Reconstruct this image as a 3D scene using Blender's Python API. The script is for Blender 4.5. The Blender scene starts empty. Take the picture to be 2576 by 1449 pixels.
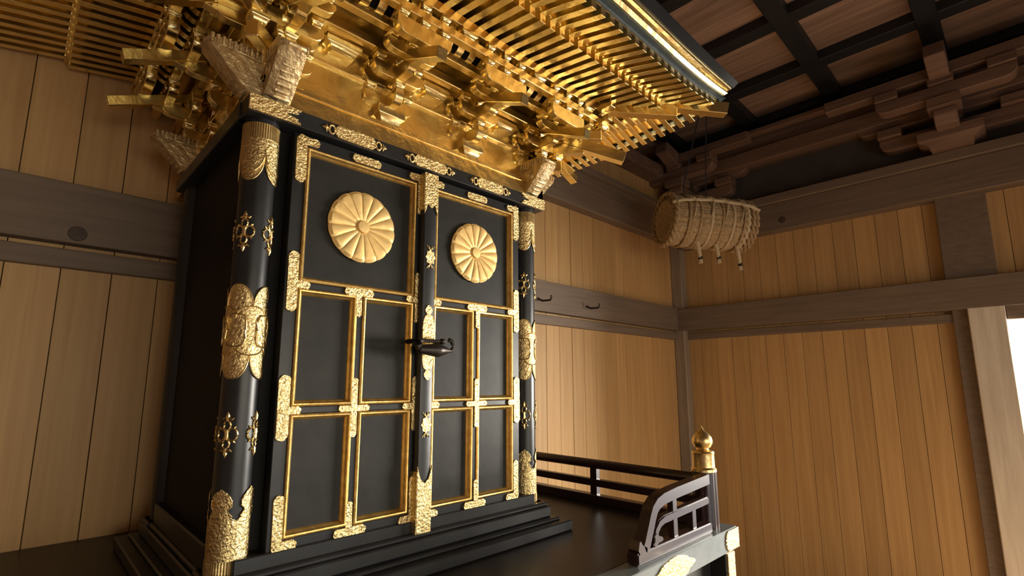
import bpy, bmesh, math, random
from mathutils import Vector, Matrix
random.seed(7)
PI = math.pi
# ------------------------------------------------------------------ units
# plans are drawn in "bays": 1 unit = 1.5 m, origin at the eye point, floor of the hall 1.875 m below it
S = 1.5
FLOOR = -1.25
ZO = 1.875
def W(v): return Vector((v[0]*S, v[1]*S, v[2]*S + ZO))

# ------------------------------------------------------------------ camera, world, lights, exposure
sc = bpy.context.scene
col = sc.collection
YAW, PITCH, ROLL, FPX = .7735, .160, -.0009, 1266.3
cp, sp = math.cos(PITCH), math.sin(PITCH); cy_, sy_ = math.cos(YAW), math.sin(YAW)
Fv = Vector((sy_*cp, cy_*cp, sp)); Rv = Vector((cy_, -sy_, 0)); Uv = Rv.cross(Fv)
cr, sr = math.cos(ROLL), math.sin(ROLL)
Rr, Ur = Rv*cr + Uv*sr, Uv*cr - Rv*sr
cam = bpy.data.cameras.new('camera'); camo = bpy.data.objects.new('camera', cam); col.objects.link(camo)
camo.matrix_world = Matrix(((Rr.x, Ur.x, -Fv.x, 0), (Rr.y, Ur.y, -Fv.y, 0), (Rr.z, Ur.z, -Fv.z, ZO), (0, 0, 0, 1)))
cam.sensor_width = 36.0; cam.lens = FPX/2576*36; cam.shift_y = 33.4/2576
cam.clip_start = .05; cam.clip_end = 100
sc.camera = camo
sc.view_settings.view_transform = 'Standard'; sc.view_settings.look = 'None'
sc.view_settings.exposure = -0.03; sc.view_settings.gamma = 1.0; sc.view_settings.use_curve_mapping = False
wd = bpy.data.worlds.new('world'); sc.world = wd; wd.use_nodes = True
bg = wd.node_tree.nodes['Background']; bg.inputs[0].default_value = (.86, .92, 1, 1); bg.inputs[1].default_value = 1.3
def area(name, loc, target, sx, sy, power, colr):
    l = bpy.data.lights.new(name, 'AREA'); l.shape = 'RECTANGLE'; l.size = sx; l.size_y = sy; l.energy = power; l.color = colr
    o = bpy.data.objects.new(name, l); col.objects.link(o); o.location = loc
    d = Vector(target) - Vector(loc); o.rotation_euler = d.to_track_quat('-Z', 'Y').to_euler(); return o
DOOR_Y0, DOOR_Y1 = -1.15, .057           # the open doorway in the right wall (bays)
area('daylight_doorway', W((5.1, -1.05, .50)), W((1.8, 1.5, -.25)), 2.5*S, 2.1*S, 2950, (1, .93, .82))
area('daylight_front_opening', W((.8, -3.6, .50)), W((.8, 0, -.40)), 3.6*S, 2.2*S, 350, (1, .85, .58))

# ------------------------------------------------------------------ materials
KT = 2.0/S                                       # surface pattern was drawn for a 2 m unit
def mat(name, base, rough=.5, metal=0.0, bump=None, var=None, grain=None, spec=.5, coat=0, island=0.0):
    m = bpy.data.materials.new(name); m.use_nodes = True
    nt = m.node_tree; N = nt.nodes; L = nt.links; p = N['Principled BSDF']
    p.inputs['Roughness'].default_value = rough; p.inputs['Metallic'].default_value = metal
    p.inputs['Specular IOR Level'].default_value = spec; p.inputs['Coat Weight'].default_value = coat
    p.inputs['Base Color'].default_value = (*base, 1)
    tc = N.new('ShaderNodeTexCoord')
    src = None
    if var or grain:
        mp = N.new('ShaderNodeMapping'); L.new(tc.outputs['Object'], mp.inputs[0])
        mp.inputs['Scale'].default_value = [KT*q for q in grain[0]] if grain else (var[0]*KT,)*3
        nz = N.new('ShaderNodeTexNoise'); nz.inputs['Scale'].default_value = 1; nz.inputs['Detail'].default_value = 6
        nz.inputs['Roughness'].default_value = .6; nz.inputs['Distortion'].default_value = .4 if grain else 0
        L.new(mp.outputs[0], nz.inputs['Vector'])
        cr_ = N.new('ShaderNodeValToRGB'); L.new(nz.outputs[0], cr_.inputs[0])
        second = grain[1] if grain else var[1]
        cr_.color_ramp.elements[0].position = .32; cr_.color_ramp.elements[1].position = .68
        cr_.color_ramp.elements[0].color = (*second, 1); cr_.color_ramp.elements[1].color = (*base, 1)
        src = cr_.outputs[0]
        if island:
            ge = N.new('ShaderNodeNewGeometry'); mr = N.new('ShaderNodeMapRange'); L.new(ge.outputs['Random Per Island'], mr.inputs[0])
            mr.inputs[3].default_value = 1-island; mr.inputs[4].default_value = 1+island*.6
            hs = N.new('ShaderNodeHueSaturation'); L.new(mr.outputs[0], hs.inputs['Value']); L.new(src, hs.inputs['Color']); src = hs.outputs[0]
        L.new(src, p.inputs['Base Color'])
    if bump:
        kind, scale, strength, dist = bump; scale *= KT; dist /= KT
        if kind == 'engrave':
            v = N.new('ShaderNodeTexVoronoi'); v.feature = 'SMOOTH_F1'; v.inputs['Scale'].default_value = scale
            w = N.new('ShaderNodeTexNoise'); w.inputs['Scale'].default_value = scale*.7; w.inputs['Detail'].default_value = 3
            w.inputs['Distortion'].default_value = 2.2
            L.new(tc.outputs['Object'], v.inputs['Vector']); L.new(tc.outputs['Object'], w.inputs['Vector'])
            mx = N.new('ShaderNodeMath'); mx.operation = 'ADD'; L.new(v.outputs[0], mx.inputs[0]); L.new(w.outputs[0], mx.inputs[1]); h = mx.outputs[0]
        elif kind == 'rib':
            w = N.new('ShaderNodeTexWave'); w.wave_type = 'RINGS'; w.inputs['Scale'].default_value = scale
            L.new(tc.outputs['Object'], w.inputs['Vector']); h = w.outputs[0]
        else:
            w = N.new('ShaderNodeTexNoise'); w.inputs['Scale'].default_value = scale; w.inputs['Detail'].default_value = 5
            if grain:
                L.new(mp.outputs[0], w.inputs['Vector']); w.inputs['Scale'].default_value = 2.0
            else: L.new(tc.outputs['Object'], w.inputs['Vector'])
            h = w.outputs[0]
        b = N.new('ShaderNodeBump'); b.inputs['Strength'].default_value = strength; b.inputs['Distance'].default_value = dist
        L.new(h, b.inputs['Height']); L.new(b.outputs[0], p.inputs['Normal'])
    return m
GOLD = mat('gold_leaf', (.96, .79, .38), .25, 1.0, ('noise', 9, .30, .02), (5, (.80, .60, .25)))
GOLDF = mat('gilt_copper_engraved', (.88, .68, .32), .38, 1.0, ('engrave', 105, .85, .004), (34, (.58, .42, .19)))
GOLDR = mat('gilt_copper_plain', (.86, .66, .32), .34, 1.0, ('noise', 30, .2, .01), (20, (.6, .42, .16)))
GOLDB = mat('gilt_moulding', (.80, .56, .20), .42, .9, ('noise', 60, .4, .004), (30, (.55, .33, .09)))
CREST = mat('gilt_crest', (.88, .60, .23), .5, .5, ('noise', 40, .35, .004), (9, (.66, .46, .18)))
CARVE = mat('weathered_gilt_carving', (.72, .55, .30), .42, .75, ('noise', 40, .8, .01), (18, (.40, .28, .14)))
LACQ = mat('black_lacquer', (.019, .020, .021), .36, 0, ('noise', 6, .15, .01), (5, (.011, .011, .012)), spec=.4)
PANEL = mat('dusty_black_lacquer_panel', (.022, .022, .019), .46, 0, ('noise', 10, .12, .01), (9, (.013, .013, .012)), spec=.22)
DARKP = mat('side_board_black', (.012, .011, .010), .7, 0, None, (4, (.007, .007, .007)), spec=.15)
DECK = mat('dark_lacquer_floor', (.020, .015, .013), .38, 0, ('noise', 8, .1, .01), (4, (.012, .010, .010)))
TEAL = mat('verdigris_lacquer', (.055, .080, .085), .46, .1, ('noise', 20, .2, .005), (12, (.02, .03, .035)))
EDGEL = mat('lacquer_beam_painted_sheen', (.15, .175, .175), .36, 0, ('noise', 10, .1, .005), (8, (.10, .12, .125)))  # blue-grey lightness puts the lacquer's daylight reflection into the base colour
RAIL = mat('dark_red_lacquer', (.034, .012, .013), .28, 0, None, (6, (.02, .008, .008)), spec=.6)
HINOKI = mat('cypress_boards', (.60, .375, .155), .55, 0, ('noise', 1, .1, .004), None, ((22, 22, .9), (.49, .285, .11)), island=.10)
GREYW = mat('aged_grey_beam', (.215, .158, .112), .62, 0, ('noise', 1, .2, .004), None, ((1.3, 9, 26), (.155, .112, .080)))
GREYWY = mat('aged_grey_beam_long', (.215, .158, .112), .62, 0, ('noise', 1, .2, .004), None, ((9, 1.3, 26), (.155, .112, .080)))
CORNW = mat('corner_post_wood', (.34, .27, .20), .62, 0, ('noise', 1, .2, .004), None, ((16, 16, 1.2), (.24, .185, .135)))
GREYP = mat('aged_grey_post_glare', (.78, .71, .60), .62, 0, ('noise', 1, .2, .004), None, ((16, 16, 1.2), (.60, .53, .43)))  # base colour raised to carry the bright doorway's veiling glare
UPW = mat('dark_upper_wood', (.22, .13, .085), .6, 0, ('noise', 1, .15, .004), None, ((7, 1.2, 22), (.13, .075, .05)), island=.1)
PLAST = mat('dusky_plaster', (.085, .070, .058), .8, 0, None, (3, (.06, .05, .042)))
CEILB = mat('ceiling_boards', (.44, .29, .20), .6, 0, ('noise', 1, .1, .004), None, ((16, 1.0, 16), (.24, .15, .105)), island=.2)
BATT = mat('black_ceiling_batten', (.016, .018, .022), .5, 0, None, (4, (.010, .011, .013)))
FLOORM = mat('floor_boards', (.31, .20, .105), .5, 0, None, None, ((1.2, 16, 10), (.22, .135, .07)), island=.15)
STRAW = mat('straw', (.56, .40, .21), .8, 0, ('noise', 120, .9, .01), (45, (.30, .20, .10)))
ROPE = mat('straw_rope', (.70, .57, .37), .8, 0, ('noise', 160, .8, .006), (60, (.50, .38, .22)))
IRON = mat('dark_iron', (.045, .036, .030), .38, .7, ('noise', 30, .2, .003), (12, (.025, .02, .018)))
WIRE = mat('dull_wire', (.09, .10, .12), .5, .6)
BLACKT = mat('black_binding', (.012, .012, .012), .7)

# ------------------------------------------------------------------ mesh helpers
ORG = {}                                     # origin (bays) of every object that carries parts
class MB:
    def __init__(s): s.bm = bmesh.new()
    def vf(s, vs, fs):
        bv = [s.bm.verts.new(v) for v in vs]
        for f in fs:
            try: s.bm.faces.new([bv[i] for i in f])
            except ValueError: pass
        return bv
    def box(s, x0, x1, y0, y1, z0, z1):
        s.vf([(x0,y0,z0),(x1,y0,z0),(x1,y1,z0),(x0,y1,z0),(x0,y0,z1),(x1,y0,z1),(x1,y1,z1),(x0,y1,z1)],
             [(0,3,2,1),(4,5,6,7),(0,1,5,4),(1,2,6,5),(2,3,7,6),(3,0,4,7)]); return s
    def hexa(s, p):                          # 8 points: bottom ring then top ring
        s.vf(p, [(0,3,2,1),(4,5,6,7),(0,1,5,4),(1,2,6,5),(2,3,7,6),(3,0,4,7)]); return s
    def prism(s, pts, plane, a, b):
        def P(u, v, w): return {'xz': (u, w, v), 'yz': (w, u, v), 'xy': (u, v, w)}[plane]
        n = len(pts); vs = [P(u, v, a) for u, v in pts] + [P(u, v, b) for u, v in pts]
        s.vf(vs, [tuple(range(n))[::-1], tuple(range(n, 2*n))] + [(i, (i+1) % n, n+(i+1) % n, n+i) for i in range(n)]); return s
    def bar(s, p, q, w, h, up=(0, 0, 1), roll=0):     # square bar p->q
        p, q = Vector(p), Vector(q); d = (q-p).normalized(); u = Vector(up); r = d.cross(u).normalized(); u = r.cross(d)
        c = []
        for e in (p, q):
            c += [e - r*w/2 - u*h/2, e + r*w/2 - u*h/2, e + r*w/2 + u*h/2, e - r*w/2 + u*h/2]
        s.vf([tuple(v) for v in c], [(0,1,2,3)[::-1], (4,5,6,7), (0,1,5,4), (1,2,6,5), (2,3,7,6), (3,0,4,7)]); return s
    def tube(s, path, r, n=8, closed=False, flat=1.0, up=(0, 0, 1)):
        P = [Vector(p) for p in path]; m = len(P); rings = []
        for i in range(m):
            a = P[(i-1) % m] if (closed or i > 0) else P[0]; b = P[(i+1) % m] if (closed or i < m-1) else P[-1]
            d = (b-a).normalized(); u = Vector(up); rr = d.cross(u)
            if rr.length < 1e-4: rr = d.cross(Vector((1, 0, 0)))
            rr.normalize(); u = rr.cross(d); ri = r[i] if isinstance(r, (list, tuple)) else r
            rings.append([s.bm.verts.new(P[i] + rr*math.cos(2*PI*k/n)*ri + u*math.sin(2*PI*k/n)*ri*flat) for k in range(n)])
        for i in range(m if closed else m-1):
            A, B = rings[i], rings[(i+1) % m]
            for k in range(n): s.bm.faces.new((A[k], A[(k+1) % n], B[(k+1) % n], B[k]))
        if not closed:
            s.bm.faces.new(rings[0][::-1]); s.bm.faces.new(rings[-1])
        return s
    def lathe(s, prof, c, n=24, axis='z'):   # prof: (radius, height)
        rings = []
        for r, h in prof:
            ring = []
            for k in range(n):
                a = 2*PI*k/n; x, y = math.cos(a)*r, math.sin(a)*r
                ring.append(s.bm.verts.new({'z': (c[0]+x, c[1]+y, c[2]+h), 'x': (c[0]+h, c[1]+x, c[2]+y), 'y': (c[0]+x, c[1]+h, c[2]+y)}[axis]))
            rings.append(ring)
        for A, B in zip(rings, rings[1:]):
            for k in range(n): s.bm.faces.new((A[k], A[(k+1) % n], B[(k+1) % n], B[k]))
        s.bm.faces.new(rings[0][::-1]); s.bm.faces.new(rings[-1]); return s
    def grid(s, rows, closed=False):         # rows of points -> quads
        V = [[s.bm.verts.new(p) for p in r] for r in rows]
        for A, B in zip(V, V[1:]):
            n = len(A)
            for k in range(n if closed else n-1): s.bm.faces.new((A[k], A[(k+1) % n], B[(k+1) % n], B[k]))
        return V
    def build(s, name, m, parent=None, bevel=0, local=False, smooth=True, seg=1):
        bm = s.bm
        bmesh.ops.recalc_face_normals(bm, faces=bm.faces)
        if bevel:
            es = [e for e in bm.edges if len(e.link_faces) == 2 and e.calc_face_angle(0) > .6]
            bmesh.ops.bevel(bm, geom=es, offset=bevel, segments=seg, affect='EDGES', clamp_overlap=True)
        o0 = ORG.get(parent.name, Vector((0, 0, 0))) if parent else Vector((0, 0, 0))
        for v in bm.verts:
            v.co = v.co*S if local else (W(v.co) - (W(o0) if parent else Vector((0, 0, 0))))
        if smooth:
            for f in bm.faces: f.smooth = True
            for e in bm.edges:
                if len(e.link_faces) != 2 or e.calc_face_angle(0) > .55: e.smooth = False
        me = bpy.data.meshes.new(name); bm.to_mesh(me); bm.free(); me.materials.append(m)
        o = bpy.data.objects.new(name, me); col.objects.link(o)
        if parent:
            o.parent = parent; ORG[o.name] = o0
        return o
def thing(name, label, cat, at, group=None):
    o = bpy.data.objects.new(name, None); o.empty_display_size = .1; col.objects.link(o); o.location = W(at); ORG[o.name] = Vector(at)
    o['label'] = label; o['category'] = cat
    if group: o['group'] = group
    return o
def struct(o, n=None): o['kind'] = 'structure'; return o
TN = [0]
def trim(mb, m, bevel=.002):
    TN[0] += 1; return struct(mb.build('trim_%d' % TN[0], m, None, bevel))
def copy_tree(o, parent=None):
    c = o.copy(); col.objects.link(c)
    if parent: c.parent = parent
    ORG[c.name] = ORG.get(o.name, Vector((0, 0, 0)))
    for ch in o.children: copy_tree(ch, c)
    return c

# ================================================================== THE HALL
XW, YB, CEIL = 3.43, 1.77, 1.75              # right wall, back wall, ceiling (bays)
XL, YF = -1.3, -2.0
def planks(mb, axis, a0, a1, z0, z1, c, t, w=.107, off=0.0):
    n0 = math.floor((a0-off)/w); a = n0*w + off
    while a < a1 - 1e-6:
        p, q = max(a, a0), min(a+w, a1); a += w
        if q - p < .004: continue
        g = .0010; d = random.uniform(-.0012, .0012)
        if axis == 'x': mb.box(p+g, q-g, c+d, c+t, z0, z1)
        else: mb.box(c+d, c+t, p+g, q-g, z0, z1)
m = MB(); planks(m, 'x', XL, XW, FLOOR, CEIL+.03, YB, .03, off=.055); m.box(XL-.03, XW+.06, YB+.031, YB+.06, FLOOR, CEIL+.06)
struct(m.build('wall_back', HINOKI, None, .0006))
m = MB(); planks(m, 'y', .16, YB, FLOOR, 1.0, XW, .03, off=.0)
planks(m, 'y', DOOR_Y0-.1, .16, .30, 1.0, XW, .03)
planks(m, 'y', YF, DOOR_Y0-.1, FLOOR, 1.0, XW, .03)
for a, b, c in ((.16, YB, FLOOR), (DOOR_Y0-.1, .16, .30), (YF, DOOR_Y0-.1, FLOOR)): m.box(XW+.031, XW+.06, a, b, c, 1.0)
struct(m.build('wall_right', HINOKI, None, .0006))
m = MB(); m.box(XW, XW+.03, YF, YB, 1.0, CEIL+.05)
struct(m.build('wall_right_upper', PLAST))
m = MB(); planks(m, 'y', YF, YB, FLOOR, CEIL+.03, XL-.03, .03); m.box(XL-.06, XL-.031, YF, YB, FLOOR, CEIL+.06); struct(m.build('wall_left', UPW, None, .0006))
m = MB(); planks(m, 'x', XL, -.5, FLOOR, CEIL, YF-.03, .03); planks(m, 'x', 2.1, XW, FLOOR, CEIL, YF-.03, .03); planks(m, 'x', -.5, 2.1, .30, CEIL+.03, YF-.03, .03)
for a, b, c in ((XL, -.5, FLOOR), (2.1, XW, FLOOR), (-.5, 2.1, .30)): m.box(a, b, YF-.06, YF-.031, c, CEIL+.06)
struct(m.build('wall_front', HINOKI, None, .0006))
m = MB(); a = XL
while a < XW: 
    m.box(a, min(a+.15, XW)-.001, YF, YB, FLOOR-.03, FLOOR); a += .15
m.box(XL-.06, XW+.06, YF-.06, YB+.06, FLOOR-.06, FLOOR-.031)
struct(m.build('floor', FLOORM))
# ceiling: boards over a black batten grid
m = MB()
xs = [3.42-.485*i for i in range(11)]; ys = [1.63-.49*i for i in range(9)]
for x0, x1 in zip(xs[1:], xs):
    for k in range(3):
        w = (x1-x0)/3; m.box(x0+k*w+.001, x0+(k+1)*w-.001, YF, YB, CEIL+.01, CEIL+.03)
m.box(XL-.06, XW+.06, YF-.06, YB+.06, CEIL+.031, CEIL+.06)
ce = struct(m.build('ceiling', CEILB)); ORG[ce.name] = Vector((0, 0, -1.0))
for x in xs:
    b = MB().box(x-.042, x+.042, YF, YB, CEIL-.045, CEIL+.012); o = b.build('batten', BATT, None, .003); o.parent = ce
for y in ys:
    b = MB().box(XL, XW, y-.042, y+.042, CEIL-.050, CEIL+.008); o = b.build('batten', BATT, None, .003); o.parent = ce
# back wall beams
tn = trim(MB().box(XL, XW, 1.725, YB+.001, .363, .525), GREYW)              # nageshi
trim(MB().box(XL, XW-.03, 1.742, YB+.001, .300, .349), GREYW)
trim(MB().box(XL, XW, 1.70, YB+.001, .99, 1.21), GREYW, .006)
trim(MB().box(XL, XW, 1.66, YB+.001, 1.20, 1.235), GREYW, .003)
# right wall beams
trim(MB().box(3.340, XW+.001, YF, 1.725, .361, .516), GREYWY)
trim(MB().box(3.402, XW+.001, .25, 1.742, .300, .345), GREYWY)
tu = trim(MB().box(3.340, XW+.001, YF, 1.70, .95, 1.125), GREYWY, .004)
KNOT = mat('dark_knot', (.05, .032, .024), .6, 0, None, (30, (.09, .06, .045)))
for k_, (p_, ax_, pa) in enumerate((((3.339, .991, 1.008), 'x', tu), ((.0763, 1.7238, .390), 'y', tn))):
    MB().lathe([(.021, .003), (.019, -.0015), (.004, -.0022)], p_, 16, ax_).build('wood_knot', KNOT).parent = pa
trim(MB().box(3.315, XW+.001, YF, 1.66, 1.125, 1.18), GREYWY, .004)
# corner post, door post
trim(MB().box(3.355, XW+.001, 1.69, YB+.001, FLOOR, 1.0), CORNW, .006)
trim(MB().box(3.352, XW+.031, .057, .192, FLOOR, .37), GREYP, .004)
trim(MB().box(3.390, XW+.031, .192, .252, FLOOR, .37), GREYW, .002)
trim(MB().box(3.380, XW+.031, .064, .262, .50, .97), GREYW, .004)
trim(MB().box(3.355, XW+.031, DOOR_Y0-.12, DOOR_Y0, FLOOR, .97), GREYP, .004)
trim(MB().box(3.375, XW+.031, DOOR_Y0, .057, .297, .37), GREYWY, .003)  # door head
# upper frieze: purlin, boards and ledge above the right wall beam
trim(MB().box(3.30, XW+.001, YF, YB, 1.42, 1.51), UPW, .003)
trim(MB().box(3.34, XW+.001, YF, YB, 1.51, 1.60), UPW, .003)
trim(MB().box(3.27, XW+.001, YF, YB, 1.60, 1.63), UPW, .003)
trim(MB().box(XL, XW, 1.66, YB+.001, 1.42, 1.51), UPW, .003)
trim(MB().box(XL, XW, 1.64, YB+.001, 1.60, 1.63), UPW, .003)

# ------------------------------------------------------------------ block and arm shapes used by the brackets
def block(mb, cx, cy, z0, z1, w, d, k=.66):
    h = z1-z0; rows = []
    for f, s_ in ((0, k), (.18, k+.05), (.38, k+.17), (.48, 1), (1, 1)):
        x, y, z = w/2*s_, d/2*(1-(1-s_)*.9), z0+h*f
        rows.append([(cx-x, cy-y, z), (cx+x, cy-y, z), (cx+x, cy+y, z), (cx-x, cy+y, z)])
    V = mb.grid(rows, True); mb.bm.faces.new(V[0][::-1]); mb.bm.faces.new(V[-1])
def armprof(L, z0, z1, c=.024):
    h = z1-z0; pts = [(-L, z1), (-L, z0+h*.62)]
    for k in range(5):
        a = PI/2*k/4; pts.append((-L+c*(1-math.cos(a)), z0+h*.62*(1-math.sin(a))))
    R = [(-u, v) for u, v in pts[::-1]]
    return pts + R
def arm_x(mb, cx, cy, L, z0, z1, t): mb.prism([(cx+u, v) for u, v in armprof(L, z0, z1)], 'xz', cy-t/2, cy+t/2)
def arm_out(mb, cx, y0, y1, z0, z1, t):      # projects towards -y from y0 to y1, rounded at the outer end
    h = z1-z0; c = .024; pts = [(y0, z0), (y0, z1), (y1, z1), (y1, z0+h*.62)]
    for k in range(1, 5):
        a = PI/2*k/4; pts.append((y1+c*(1-math.cos(a)), z0+h*.62*(1-math.sin(a))))
    mb.prism(pts, 'yz', cx-t/2, cx+t/2)

# brackets of the hall on the right wall, over the door post and in the corner
def hall_bracket(yc):
    TN[0] += 1; L = lambda u, z: (u, z)
    m = MB(); X = 3.36
    def ax(L_, z0, z1, x0, x1):
        m.prism([(yc+u, v) for u, v in armprof(L_, z0, z1, .05)], 'yz', x0, x1)
    r = []
    for f, s_ in ((0, .62), (.3, .7), (.5, 1), (1, 1)):
        w = .13*s_; z = 1.18+.10*f; r.append([(X-w, yc-w, z), (X+.07, yc-w, z), (X+.07, yc+w, z), (X-w, yc+w, z)])
    V = m.grid(r, True); m.bm.faces.new(V[0][::-1]); m.bm.faces.new(V[-1])
    ax(.30, 1.26, 1.335, X-.03, X+.05)
    m.prism([(X+.05, 1.26), (X+.05, 1.335), (X-.24, 1.335), (X-.24, 1.30), (X-.20, 1.26)], 'xz', yc-.045, yc+.045)
    for u in (-.25, 0, .25): m.box(X-.06, X+.05, yc+u-.055, yc+u+.055, 1.335, 1.385)
    ax(.40, 1.385, 1.45, X-.03, X+.05)
    m.box(X-.27, X-.15, yc-.065, yc+.065, 1.335, 1.39)
    ax2 = [(yc+u, v) for u, v in armprof(.27, 1.39, 1.455, .05)]
    m.prism(ax2, 'yz', X-.25, X-.17)
    for u in (-.22, 0, .22): m.box(X-.265, X-.155, yc+u-.05, yc+u+.05, 1.455, 1.50)
    m.box(X-.25, X-.17, yc-.5, yc+.5, 1.50, 1.56)
    m.prism([(X+.05, 1.45), (X+.05, 1.53), (X-.40, 1.60), (X-.42, 1.53), (X-.17, 1.45)], 'xz', yc-.04, yc+.04)
    struct(m.build('trim_%d' % TN[0], UPW, None, .004))
hall_bracket(.155)
hall_bracket(1.58)

# ================================================================== THE DECK AND ITS RAILING
DZ = -.40
deck = thing('deck_platform', 'raised black lacquered platform with gilt corner plates carrying the golden cabinet', 'platform', (.68, 1.2, FLOOR))
DX0, DX1, DY0 = -.16, 1.506, .634
MB().box(DX0+.01, DX1-.006, DY0+.055, 1.768, DZ-.02, DZ).build('deck_floor', DECK, deck, .001)
def edge(mb): return mb.build('edge_beam', EDGEL, deck, .002)
edge(MB().box(DX0, DX1, DY0, DY0+.055, DZ-.058, DZ))
edge(MB().box(DX1-.06, DX1, DY0+.055, 1.768, DZ-.058, DZ))
MB().box(DX0+.03, DX1-.03, DY0+.05, DY0+.07, FLOOR, DZ-.058).build('front_board', LACQ, deck)
MB().box(DX1-.05, DX1-.03, DY0+.07, 1.76, FLOOR, DZ-.058).build('side_board', LACQ, deck)
def deck_post(x):
    p = MB().box(x-.026, x+.026, DY0+.006, DY0+.05, FLOOR, DZ-.058).build('support_post', LACQ, deck, .002)
    MB().box(x-.022, x+.022, DY0+.001, DY0+.007, DZ-.33, DZ-.062).build('post_plate', GOLDF, p, .001)
for x in (1.462, .80, .10): deck_post(x)
def wavy(x0, x1, z0, z1, dirn, amp=.014):     # plate outline with a bracketed cusped end
    h = z1-z0; e = []
    for k in range(13):
        t = k/12; e.append((amp*(abs(math.sin(t*PI*2))*1.0 + (.9 if .40 < t < .60 else 0)), z0+h*t))
    if dirn > 0: return [(x0, z1), (x0, z0)] + [(x1-amp*1.2+a, z) for a, z in e]
    return [(x1, z0), (x1, z1)] + [(x0+amp*1.2-a, z) for a, z in e[::-1]]
MB().prism(wavy(1.425, DX1+.002, DZ-.054, DZ-.002, -1), 'xz', DY0-.004, DY0+.002).build('corner_plate', GOLDF, deck, .0008)
MB().box(DX1-.002, DX1+.003, DY0-.003, DY0+.09, DZ-.054, DZ-.002).build('corner_plate', GOLDF, deck, .0008)
pts = [(1.145+.09*math.cos(a)*(1+.12*math.cos(6*a)), DZ-.030+.026*math.sin(a)*(1+.10*math.cos(4*a))) for a in [2*PI*k/48 for k in range(48)]]
MB().prism(pts, 'xz', DY0-.004, DY0+.002).build('edge_plate', GOLDF, deck, .0008)

rail = thing('deck_railing', 'dark red lacquered railing with gold onion finial and curving end beside the golden cabinet', 'railing', (1.462, 1.1, DZ))
RX = 1.441
MB().tube([(RX, .70, -.273), (RX, 1.765, -.273)], .0155, 12).build('top_rail', RAIL, rail)
MB().box(RX-.011, RX+.011, .70, 1.765, -.344, -.321).build('middle_rail', RAIL, rail, .002)
MB().box(RX-.016, RX+.016, .70, 1.765, DZ, -.371).build('bottom_rail', RAIL, rail, .002)
for y in (1.075, 1.45):
    MB().box(RX-.010, RX+.010, y-.013, y+.013, -.372, -.322).build('baluster', RAIL, rail, .001)
    MB().box(RX-.010, RX+.010, y-.013, y+.013, -.344, -.268).build('baluster', RAIL, rail, .001)
PY = .690
def giboshi(x, y):
    m = MB(); rows = []
    for z in (DZ, -.245):
        rows.append([(x+math.cos(2*PI*k/48)*(.0325+(.0016 if k % 4 < 2 else 0)), y+math.sin(2*PI*k/48)*(.0325+(.0016 if k % 4 < 2 else 0)), z) for k in range(48)])
    V = m.grid(rows, True); m.bm.faces.new(V[0][::-1]); m.bm.faces.new(V[-1])
    p = m.build('corner_post', RAIL, rail)
    prof = [(.0315, -.252), (.0345, -.250), (.0345, -.243), (.0305, -.238), (.0300, -.205), (.0315, -.199), (.0290, -.194), (.0170, -.190), (.0160, -.187),
            (.0230, -.183), (.0275, -.174), (.0285, -.166), (.0262, -.156), (.0200, -.147), (.0115, -.141), (.0060, -.136), (.0030, -.130), (.0005, -.124)]
    MB().lathe([(r, h) for r, h in prof], (x, y, 0), 28).build('onion_finial', GOLDR, p)
giboshi(RX, PY)
SY = .666                                     # the short front wing that sweeps down beside the steps
def wing(name, path, w, h, bv=.003):
    m = MB(); P = path; n = len(P); rows = []
    for i in range(n):
        a = Vector(P[max(i-1, 0)]); b = Vector(P[min(i+1, n-1)]); d = (b-a).normalized(); nn = Vector((-d.y, d.x))
        hh = h[i] if isinstance(h, list) else h
        c = Vector(P[i]); u, l = c+nn*hh/2, c-nn*hh/2
        rows.append([(u.x, SY-w/2, u.y), (u.x, SY+w/2, u.y), (l.x, SY+w/2, l.y), (l.x, SY-w/2, l.y)])
    V = m.grid(rows, True); m.bm.faces.new(V[0][::-1]); m.bm.faces.new(V[-1])
    return m.build(name, RAIL, rail, bv, seg=2)
top = [(1.392, -.262), (1.31, -.266), (1.21, -.271), (1.15, -.276), (1.122, -.283), (1.105, -.294), (1.094, -.310), (1.085, -.327), (1.075, -.345), (1.066, -.362), (1.056, -.373), (1.045, -.374), (1.036, -.364), (1.035, -.350)]
wing('sweeping_top_rail', top, .028, [.026]*11+[.026, .021, .006])
wing('middle_rail', [(1.392, -.317), (1.28, -.321), (1.155, -.325), (1.132, -.331), (1.117, -.343), (1.108, -.362)], .020, .020)
wing('bottom_rail', [(1.392, -.3865), (1.022, -.3865)], .030, .026)
m = MB(); pts = []
for k in range(40):
    a = 2*PI*k/40; r = .017*(1+.30*math.cos(3*a+.6)); pts.append((1.106+r*math.cos(a)*1.15, -.360+r*math.sin(a)*.75))
m.prism(pts, 'xz', SY-.017, SY+.017); m.build('cloud_foot', RAIL, rail, .002)
MB().box(1.197, 1.217, SY-.008, SY+.008, -.376, -.270).build('baluster', RAIL, rail, .001)
MB().box(1.296, 1.316, SY-.008, SY+.008, -.376, -.322).build('baluster', RAIL, rail, .001)

# ================================================================== THE CABINET SHRINE
XA, XB, YA, YD = .3025, 1.0565, 1.033, 1.535           # post axes
XC = (XA+XB)/2
sh = thing('shrine_cabinet', 'black lacquered shrine cabinet with golden bracketed roof and two crested doors', 'shrine', (XC, 1.28, DZ))
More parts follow.
